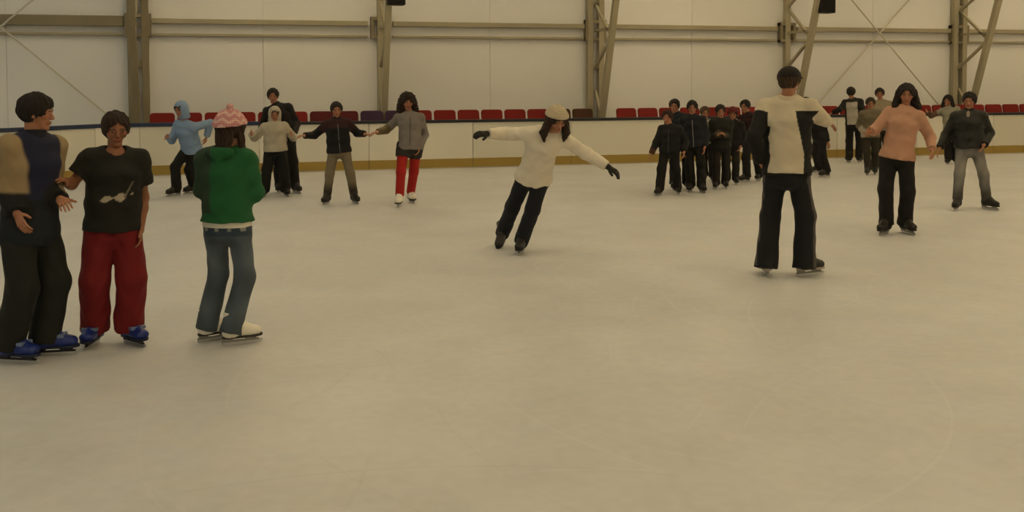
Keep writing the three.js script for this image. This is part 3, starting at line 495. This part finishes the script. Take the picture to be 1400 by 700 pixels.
const STYLE_TOP = {
  jersey: { name: 'jersey', ease: .028, drop: .1, sleeve: 1, collar: '#12131f', band: '#14172a', colour: (c, i) => { c.set('#111633'); if (!i.arm && i.v < .2) c.set('#0e171f'); else if (i.arm && i.t > .4) c.set('#0c0d13'); const sm = (x) => Math.max(0, Math.min(1, x / .02 + .5)); c.lerp(C('#94805f'), sm(i.v - .24) * sm(Math.abs(i.u) - .105 - (i.v - .24) * .12)); } },
  tee: { name: 't_shirt', ease: .032, drop: .02, sleeve: .62, open: true, colour: (c, i) => { c.set('#15140d'); if (!i.arm && i.w > 0) { const x = i.u - .01, y = i.v - .235; const wing = Math.abs(y - .22 * Math.abs(x + .02) * Math.sin(x * 14)) < .022 - Math.abs(x) * .13 + .012 * Math.sin(x * 60) && Math.abs(x) < .11; if (wing) c.set('#a89c88'); const st = Math.abs(x - .07 - (y - .04) * .5) < .008 && y > 0 && y < .12; if (st) c.set('#6c6656'); } } },
  green: { name: 'jacket', ease: .038, drop: -.035, sleeve: 1, hood: 'down', shirt: '#d8d2c2', crease: 1.3, colour: (c, i) => { c.set('#12552c'); if (i.w < -.02 && i.u > .05 && i.v > .1) c.set('#233a28'); } },
  bluehood: { name: 'hooded_top', ease: .03, drop: .03, sleeve: 1, hood: 'up', band: '#6f88ab', colour: plain('#7f97b8') },
  black: { name: 'jacket', ease: .03, drop: .04, sleeve: 1, collar: '#15110f', zip: '#3a3632', colour: plain('#0e0b0a') },
  greyhood: { name: 'hooded_sweater', ease: .032, drop: .05, sleeve: 1, hood: 'up', band: '#a49c8a', colour: plain('#b0a896') },
  maroonblack: { name: 'jacket', ease: .028, drop: .04, sleeve: 1, zip: '#68686c', collar: '#1a0e10', colour: (c, i) => { c.set('#0c0b10'); if (i.v > .37 && !i.arm || i.arm && i.t < .2) c.set('#2c0d12'); } },
  cardigan: { name: 'cardigan', ease: .024, drop: .05, sleeve: 1, zip: '#4a4642', colour: (c, i) => { c.set('#78716c'); if (i.arm < 0 && i.t > .3) c.set('#6c5f44'); } },
  white: { name: 'long_sleeved_top', ease: .032, drop: .05, sleeve: 1, crease: 1.4, colour: plain('#ded4c2') },
  blackred: { name: 'jacket', ease: .03, drop: .04, sleeve: 1, zip: '#3a3632', colour: (c, i) => { c.set('#0b0c0f'); if (i.arm < 0 && i.t > .8) c.set('#4a2c18'); } },
  teal: { name: 'jacket', ease: .03, drop: .05, sleeve: 1, collar: '#101c20', zip: '#334', colour: plain('#0c191e') },
  navyzip: { name: 'jacket', ease: .03, drop: .05, sleeve: 1, collar: '#14151f', zip: '#8c8880', colour: plain('#0e111c') },
  stripe: { name: 'striped_shirt', ease: .026, drop: .05, sleeve: 1, colour: (c, i) => { c.set(Math.sin((i.arm ? i.t * 70 : i.v * 130)) > .1 ? '#a8a090' : '#5a5c54'); } },
  olive: { name: 'sweater', ease: .03, drop: .03, sleeve: 1, colour: (c, i) => { c.set('#191811'); if (i.arm && i.t > .9) c.set('#4a4032'); } },
  maroon: { name: 'jacket', ease: .03, drop: -.06, sleeve: 1, shirt: '#a49a8a', collar: '#240c10', colour: plain('#260b11') },
  man: { name: 'jacket', ease: .034, drop: -.01, sleeve: 1, belt: '#0d0b0b', collar: '#cfc2aa', crease: 1.2, colour: (c, i) => { c.set('#cbbfa8'); const black = i.arm > 0 && i.t > .12 || !i.arm && (Math.abs(i.u) > .145 && i.v < .42 || i.w > .06) || !i.arm && i.u < 0 && i.v < .53 && i.u < -.075 - (.53 - i.v) * .2; if (black) c.set('#0e0c0b'); } },
  greyback: { name: 'jacket', ease: .03, drop: .0, sleeve: 1, colour: (c, i) => { c.set('#0e0c0b'); if (!i.arm && i.w < 0 && Math.abs(i.u) < .125 && i.v < .52) c.set('#a8a194'); } },
  olivegrey: { name: 'jacket', ease: .03, drop: .05, sleeve: 1, colour: (c, i) => { c.set('#6a604c'); if (i.arm && i.t > .7) c.set('#9c9484'); } },
  paletop: { name: 'sweater', ease: .026, drop: .04, sleeve: 1, colour: plain('#8c8068') },
  pink: { name: 'sweater', ease: .026, drop: .03, sleeve: 1, crease: 1.3, band: '#b28a70', colour: (c, i) => { c.set('#bd9078');  } },
  greygreen: { name: 'sweater', ease: .028, drop: .04, sleeve: 1, colour: (c, i) => { c.set('#8a8676'); if (i.arm < 0 && i.t > .2) c.set('#5c4232'); } },
  blackopen: { name: 'jacket', ease: .034, drop: .0, sleeve: 1, collar: '#14110e', scarf: '#94897a', zip: '#2c2a26', colour: plain('#0d0c09'), shiny: 1 },
};
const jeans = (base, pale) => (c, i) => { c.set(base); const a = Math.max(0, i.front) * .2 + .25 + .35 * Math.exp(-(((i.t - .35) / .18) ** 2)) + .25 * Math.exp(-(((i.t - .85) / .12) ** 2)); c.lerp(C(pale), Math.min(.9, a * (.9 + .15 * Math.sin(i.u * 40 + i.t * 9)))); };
const STYLE_BOTTOM = {
  greenslack: { ease: .03, hem: 1.1, flare: .06, colour: plain('#12140e') },
  redpants: { ease: .034, hem: 1.1, flare: .057, crease: 1.3, colour: plain('#6e0a10') },
  jeans: { ease: .014, hem: 1.14, flare: .066, colour: (c, i) => { jeans('#28323e', '#6c7882')(c, i); if (i.y < .06 && i.w < 0) { c.set('#2c3a48'); if (Math.sin(i.u * 70) > .6 && Math.abs(i.y - .0) < .025) c.set('#8c8c88'); } } },
  black: { ease: .024, hem: 1.12, flare: .058, colour: plain('#0b0908') },
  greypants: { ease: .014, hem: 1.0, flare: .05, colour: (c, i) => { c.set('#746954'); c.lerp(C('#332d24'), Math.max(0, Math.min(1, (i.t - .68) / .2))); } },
  redlegs: { ease: .01, hem: .85, skirt: '#2a2622', colour: plain('#a51a10') },
  navy: { ease: .02, hem: 1.12, flare: .058, colour: plain('#0c0f1a') },
  brownblack: { ease: .02, hem: 1.12, flare: .054, colour: (c, i) => { c.set(i.u < 0 ? '#1a130e' : '#151412'); } },
  greyblack: { ease: .02, hem: 1.12, flare: .054, colour: plain('#1a1917') },
  navyside: { ease: .028, hem: 1.2, flare: .072, colour: (c, i) => { c.set('#0a0b12'); if (i.out > .8) c.set('#4a4644'); } },
  olivepants: { ease: .02, hem: 1.12, flare: .05, colour: plain('#262216') },
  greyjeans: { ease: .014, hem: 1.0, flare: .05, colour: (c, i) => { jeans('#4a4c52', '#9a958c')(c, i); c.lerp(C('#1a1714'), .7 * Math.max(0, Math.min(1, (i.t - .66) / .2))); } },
};
const PEOPLE = [
  { label: 'boy in navy jersey with tan shoulders and blue skates, hand on hip, leftmost', H: 1.58, yaw: 38, hy: 78, hp: 5, head: [0.06, 1.5, 0], sh: [0.03, 1.325, 0], pel: [0, 0.809, 0], fR: [-0.11, 0, 0.035, 55, 0], fL: [0.09, 0, -0.045, 75, 0], hR: [-0.05, 0.875, 0.17], eR: [-0.145, 1.11, 0.02], hL: [0.175, 0.93, 0.12], top: 'jersey', bot: 'greenslack', skate: 'blue', hair: 'short', hc: '#1a120c', q: 1, wide: 1, pos: [-1.24, -6.58], turn: 0.186 },
  { label: 'boy in dark printed T-shirt, bright red trousers and blue skates', H: 1.48, yaw: 5, hy: 8, hp: 8, head: [0.025, 1.38, 0], sh: [0.015, 1.214, 0], pel: [-0.005, 0.758, 0], fR: [-0.13, 0, -0.035, -20, 0], fL: [0.09, 0, 0.035, 30, 0], hR: [-0.29, 1.095, 0.16], eR: [-0.24, 1.045, 0.02], hL: [0.165, 0.685, 0.04], top: 'tee', bot: 'redpants', skate: 'blue', hair: 'short', hc: '#2a1a10', q: 1, wide: 1, tan: 1, pos: [-0.79, -6.82], turn: 0.115 },
  { label: 'girl seen from behind in green jacket, pink knit hat, blue jeans and white skates', H: 1.5, yaw: 152, hy: 142, hp: 4, head: [0.04, 1.38, 0], sh: [0.005, 1.212, 0], pel: [0.005, 0.768, 0], fL: [-0.11, 0, -0.11, 112, 0], fR: [0.045, 0, 0.03, 100, 0], hL: [-0.08, 0.935, -0.26], eL: [-0.135, 1.005, -0.05], hR: [0.135, 0.96, -0.2], eR: [0.175, 0.985, 0.02], top: 'green', bot: 'jeans', skate: 'white', hair: 'long', hc: '#2e1c10', hat: 'pink', q: 1, fem: 1, pos: [-0.09, -6.62], turn: 0.014 },
  { label: 'child in light blue hooded top crouching forward with arms spread', H: 1.5, yaw: -42, hy: -45, hp: 14, head: [-0.05, 1.295, 0.12], sh: [0.01, 1.075, 0.08], pel: [0.095, 0.7, -0.08], fR: [-0.145, 0, -0.05, -55, 0], fL: [0.105, 0, -0.275, -60, 0], hR: [-0.27, 0.86, 0.15], hL: [0.35, 0.85, 0], top: 'bluehood', bot: 'black', skate: 'dark', hair: 'short', hc: '#2a1d14', pos: [-0.79, -15.61], turn: 0.051 },
  { label: 'tall dark-haired youth in black jacket standing close behind the hooded grey skater', H: 1.62, yaw: -8, hy: 0, hp: 3, head: [-0.2, 1.48, 0], sh: [-0.135, 1.301, 0], pel: [-0.045, 0.829, 0], fR: [-0.12, 0, -0.03, -10, 0], fL: [0.12, 0, 0.135, 25, 0], hR: [-0.41, 0.865, 0.2], hL: [0.12, 0.855, 0.2], top: 'black', bot: 'black', skate: 'dark', hair: 'short', hc: '#15100c', pos: [0.7, -15.67], turn: -0.045 },
  { label: 'child in pale grey hooded sweater and wide black trousers, arms held out low', H: 1.4, yaw: 0, hy: 0, hp: 10, head: [0.005, 1.215, 0], sh: [-0.005, 1.056, 0], pel: [0.01, 0.717, 0], fR: [-0.16, 0, -0.04, -15, 0], fL: [0.15, 0, -0.06, 15, 0], hR: [-0.375, 0.915, 0.1], hL: [0.285, 0.88, 0.12], top: 'greyhood', bot: 'black', skate: 'dark', hair: 'short', hc: '#3a2c20', wide: 1, pos: [0.5, -15.11], turn: -0.033 },
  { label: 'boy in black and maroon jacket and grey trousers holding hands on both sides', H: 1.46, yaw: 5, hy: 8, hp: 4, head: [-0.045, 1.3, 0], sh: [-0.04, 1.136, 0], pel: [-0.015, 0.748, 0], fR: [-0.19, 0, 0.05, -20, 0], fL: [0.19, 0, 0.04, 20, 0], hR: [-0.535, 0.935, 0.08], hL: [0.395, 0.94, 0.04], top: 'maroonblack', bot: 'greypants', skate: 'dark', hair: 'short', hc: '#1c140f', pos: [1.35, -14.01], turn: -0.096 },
  { label: 'curly-haired woman in grey cardigan, dark shorts, red leggings and white skates', H: 1.6, yaw: 2, hy: 12, hp: 4, head: [0.05, 1.405, 0], sh: [0.08, 1.228, 0], pel: [0.075, 0.819, 0], fR: [-0.07, 0, 0.07, -10, 0], fL: [0.09, 0, -0.325, 15, 0], hR: [-0.415, 0.985, 0.1], hL: [0.215, 0.735, 0.03], top: 'cardigan', bot: 'redlegs', skate: 'white', hair: 'curly', hc: '#24140b', fem: 1, pos: [2.17, -13.51], turn: -0.159 },
  { label: 'skater in white top gliding on one leg with both arms stretched wide', H: 1.6, yaw: 14, hy: 22, hp: 28, head: [0.32, 1.315, 0.36], sh: [0.22, 1.195, 0.24], pel: [0.11, 0.765, 0], fL: [-0.015, 0, 0, -12, 0], fR: [-0.195, 0.04, -0.42, -20, 28], hR: [-0.4, 1.195, 0.28], hL: [0.86, 0.845, 0.3], top: 'white', bot: 'navy', skate: 'dark', hair: 'full', hc: '#2c1a10', hat: 'cream', glove: '#1d1a18', fem: 1, pos: [2.68, -9.38], turn: -0.278 },
  { label: 'small child in black jacket leftmost in the dark-clothed group, arm hanging out to the left', H: 1.3, yaw: -12, hy: -15, hp: 6, head: [-0.025, 1.15, 0], sh: [0.02, 1, 0], pel: [0.01, 0.666, 0], fR: [-0.14, 0, 0.115, -25, 0], fL: [0.13, 0, -0.115, 10, 0], hR: [-0.28, 0.565, 0.08], hL: [0.235, 0.6, 0.1], top: 'blackred', bot: 'black', skate: 'dark', hair: 'short', hc: '#2c140c', pos: [6.18, -13.69], turn: -0.424 },
  { label: 'boy in dark teal jacket standing right behind the small black-jacketed child', H: 1.44, yaw: 5, hy: -5, hp: 3, head: [-0.095, 1.295, 0], sh: [-0.04, 1.132, 0], pel: [-0.005, 0.737, 0], fR: [-0.1, 0, 0.125, -5, 0], fL: [0.1, 0, -0.015, 15, 0], hR: [-0.205, 0.615, 0.05], hL: [0.145, 0.645, 0.1], top: 'teal', bot: 'black', skate: 'dark', hair: 'short', hc: '#17110d', pos: [6.69, -14.39], turn: -0.435 },
  { label: 'black-haired boy in navy zip jacket standing third from left in the dark-clothed group', H: 1.43, yaw: -5, hy: 0, hp: 5, head: [-0.06, 1.28, 0], sh: [-0.05, 1.118, 0], pel: [-0.025, 0.732, 0], fR: [-0.075, 0, 0.01, -15, 0], fL: [0.09, 0, 0.09, 20, 0], hR: [-0.19, 0.6, 0.08], hL: [0.14, 0.64, 0.1], top: 'navyzip', bot: 'black', skate: 'dark', hair: 'short', hc: '#0f0b09', pos: [6.74, -13.94], turn: -0.45 },
  { label: 'child in light grey striped shirt half hidden in the middle of the dark-clothed group', H: 1.32, yaw: 10, hy: 15, hp: 3, head: [-0.055, 1.15, 0], sh: [-0.04, 0.998, 0], pel: [-0.025, 0.676, 0], fR: [-0.06, 0, -0.12, 5, 0], fL: [0.085, 0, 0.115, 25, 0], hR: [-0.16, 0.53, 0.1], hL: [0.12, 0.56, 0.12], top: 'stripe', bot: 'black', skate: 'dark', hair: 'short', hc: '#4a3826', pos: [7.69, -15.44], turn: -0.462 },
  { label: 'child in dark olive sweater with folded hands beside the red-capped child', H: 1.33, yaw: 8, hy: 10, hp: 6, head: [-0.01, 1.21, 0], sh: [0.005, 1.057, 0], pel: [0.005, 0.681, 0], fR: [-0.07, 0, 0.01, -10, 0], fL: [0.07, 0, -0.125, 10, 0], hR: [-0.025, 0.83, 0.2], hL: [0.03, 0.83, 0.22], top: 'olive', bot: 'brownblack', skate: 'dark', hair: 'short', hc: '#17110d', pos: [7.3, -14.21], turn: -0.474 },
  { label: 'child in red cap and black jacket among the dark-clothed group', H: 1.31, yaw: -5, hy: -8, hp: 4, head: [0.015, 1.155, 0], sh: [0.015, 1.004, 0], pel: [-0.005, 0.671, 0], fR: [-0.07, 0, 0.015, -10, 0], fL: [0.07, 0, -0.015, 10, 0], hR: [-0.12, 0.695, 0.15], hL: [0.15, 0.585, 0.05], top: 'black', bot: 'greyblack', skate: 'dark', hair: 'short', hc: '#2c140c', hat: 'redcap', pos: [7.78, -14.77], turn: -0.485 },
  { label: 'boy in maroon jacket over pale shirt hem, left of the cream-backed big man', H: 1.42, yaw: -30, hy: -20, hp: 4, head: [-0.12, 1.26, 0], sh: [-0.055, 1.099, 0], pel: [0.005, 0.727, 0], fR: [-0.095, 0, 0.145, -50, 0], fL: [0.12, 0, -0.155, -20, 0], hR: [-0.22, 0.95, 0.22], hL: [0.105, 0.66, 0.05], top: 'maroon', bot: 'black', skate: 'dark', hair: 'short', hc: '#100c0a', pos: [8.34, -15.11], turn: -0.505 },
  { label: 'big man seen from behind in cream-backed jacket, dark cap and navy trousers', H: 1.74, yaw: 176, hy: 148, hp: 4, head: [0.005, 1.675, 0], sh: [-0.015, 1.486, 0], pel: [-0.015, 0.891, 0], fL: [-0.18, 0, 0.045, 190, 0], fR: [0.155, 0, -0.005, 130, 0], hL: [-0.235, 0.915, 0.02], hR: [0.36, 1.305, -0.3], eR: [0.255, 1.375, -0.12], top: 'man', bot: 'navyside', skate: 'greydark', hair: 'short', hc: '#3c2a1c', q: 1, hat: 'darkcap', big: 1, pos: [4.58, -7.66], turn: -0.539 },
  { label: 'dark-clothed skater mostly hidden behind the right arm of the big man', H: 1.4, yaw: -60, hy: -60, hp: 10, head: [-0.3, 1.285, 0], sh: [-0.185, 1.126, 0], pel: [-0.045, 0.717, 0], fR: [-0.08, 0, -0.725, -60, 0], fL: [0.06, 0, 0.125, -50, 0], hR: [-0.28, 0.67, 0.2], hL: [0.105, 0.565, 0.05], top: 'black', bot: 'black', skate: 'dark', hair: 'short', hc: '#17110d', pos: [9.98, -15.56], turn: -0.57 },
  { label: 'skater in black jacket with pale grey back, farthest out near the boards, arm raised sideways', H: 1.54, yaw: 168, hy: 165, hp: 2, head: [-0.075, 1.445, 0], sh: [-0.045, 1.273, 0], pel: [-0.01, 0.788, 0], fL: [-0.1, 0, 0.03, 200, 0], fR: [0.1, 0, -0.03, 160, 0], hL: [-0.475, 1, 0], hR: [0.22, 0.765, 0], top: 'greyback', bot: 'black', skate: 'dark', hair: 'short', hc: '#1c1a10', pos: [12.33, -18.06], turn: -0.599 },
  { label: 'small child in olive grey clothes seen just left of the woman in pink', H: 1.38, yaw: 10, hy: 10, hp: 4, head: [-0.015, 1.275, 0], sh: [-0.015, 1.118, 0], pel: [-0.01, 0.707, 0], fR: [-0.05, 0, 0.165, -10, 0], fL: [0.065, 0, -0.02, 10, 0], hR: [-0.12, 0.695, 0.08], hL: [0.125, 0.75, 0.05], top: 'olivegrey', bot: 'olivepants', skate: 'dark', hair: 'short', hc: '#2b2015', pos: [11.05, -15.68], turn: -0.614 },
  { label: 'dark-haired skater in pale top standing behind the shoulder of the woman in pink', H: 1.52, yaw: 0, hy: 5, hp: 3, head: [-0.045, 1.435, 0], sh: [-0.015, 1.265, 0], pel: [0.005, 0.778, 0], fR: [-0.055, 0, 0.02, -10, 0], fL: [0.08, 0, -0.025, 10, 0], hR: [-0.14, 0.69, 0.05], hL: [0.135, 0.725, 0.05], top: 'paletop', bot: 'olivepants', skate: 'dark', hair: 'short', hc: '#17110d', pos: [11.89, -16.54], turn: -0.624 },
  { label: 'long-haired woman in pale pink sweater and black trousers holding a hand at right', H: 1.68, yaw: -6, hy: 2, hp: 4, head: [0.09, 1.525, 0], sh: [0.075, 1.341, 0], pel: [0.005, 0.86, 0], fR: [-0.105, 0, 0.095, -20, 0], fL: [0.105, 0, -0.04, 30, 0], hR: [-0.3, 1.125, 0.2], eR: [-0.235, 1.14, 0.05], hL: [0.38, 0.885, 0.1], top: 'pink', bot: 'black', skate: 'dark', hair: 'full', hc: '#170b07', fem: 1, pos: [6.99, -9.45], turn: -0.637 },
  { label: 'dark-haired skater in grey top partly hidden behind the man in black jacket, arm out', H: 1.42, yaw: -15, hy: -20, hp: 4, head: [-0.075, 1.28, 0], sh: [-0.045, 1.119, 0], pel: [0.005, 0.727, 0], fR: [-0.055, 0, 0.02, -15, 0], fL: [0.08, 0, -0.03, 10, 0], hR: [-0.51, 1.055, 0.1], hL: [0.115, 0.51, 0], top: 'greygreen', bot: 'black', skate: 'dark', hair: 'full', hc: '#16130d', pos: [13.97, -17.15], turn: -0.684 },
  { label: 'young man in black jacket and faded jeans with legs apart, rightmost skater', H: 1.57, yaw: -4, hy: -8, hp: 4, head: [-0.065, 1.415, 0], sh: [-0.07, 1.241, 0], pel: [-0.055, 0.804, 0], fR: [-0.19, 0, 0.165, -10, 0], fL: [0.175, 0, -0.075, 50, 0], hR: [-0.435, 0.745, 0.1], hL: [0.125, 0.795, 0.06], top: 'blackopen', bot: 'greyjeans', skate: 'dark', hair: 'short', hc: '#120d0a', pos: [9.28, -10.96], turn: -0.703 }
];
for (const q of PEOPLE) figure(q);

renderer.render(scene, camera);
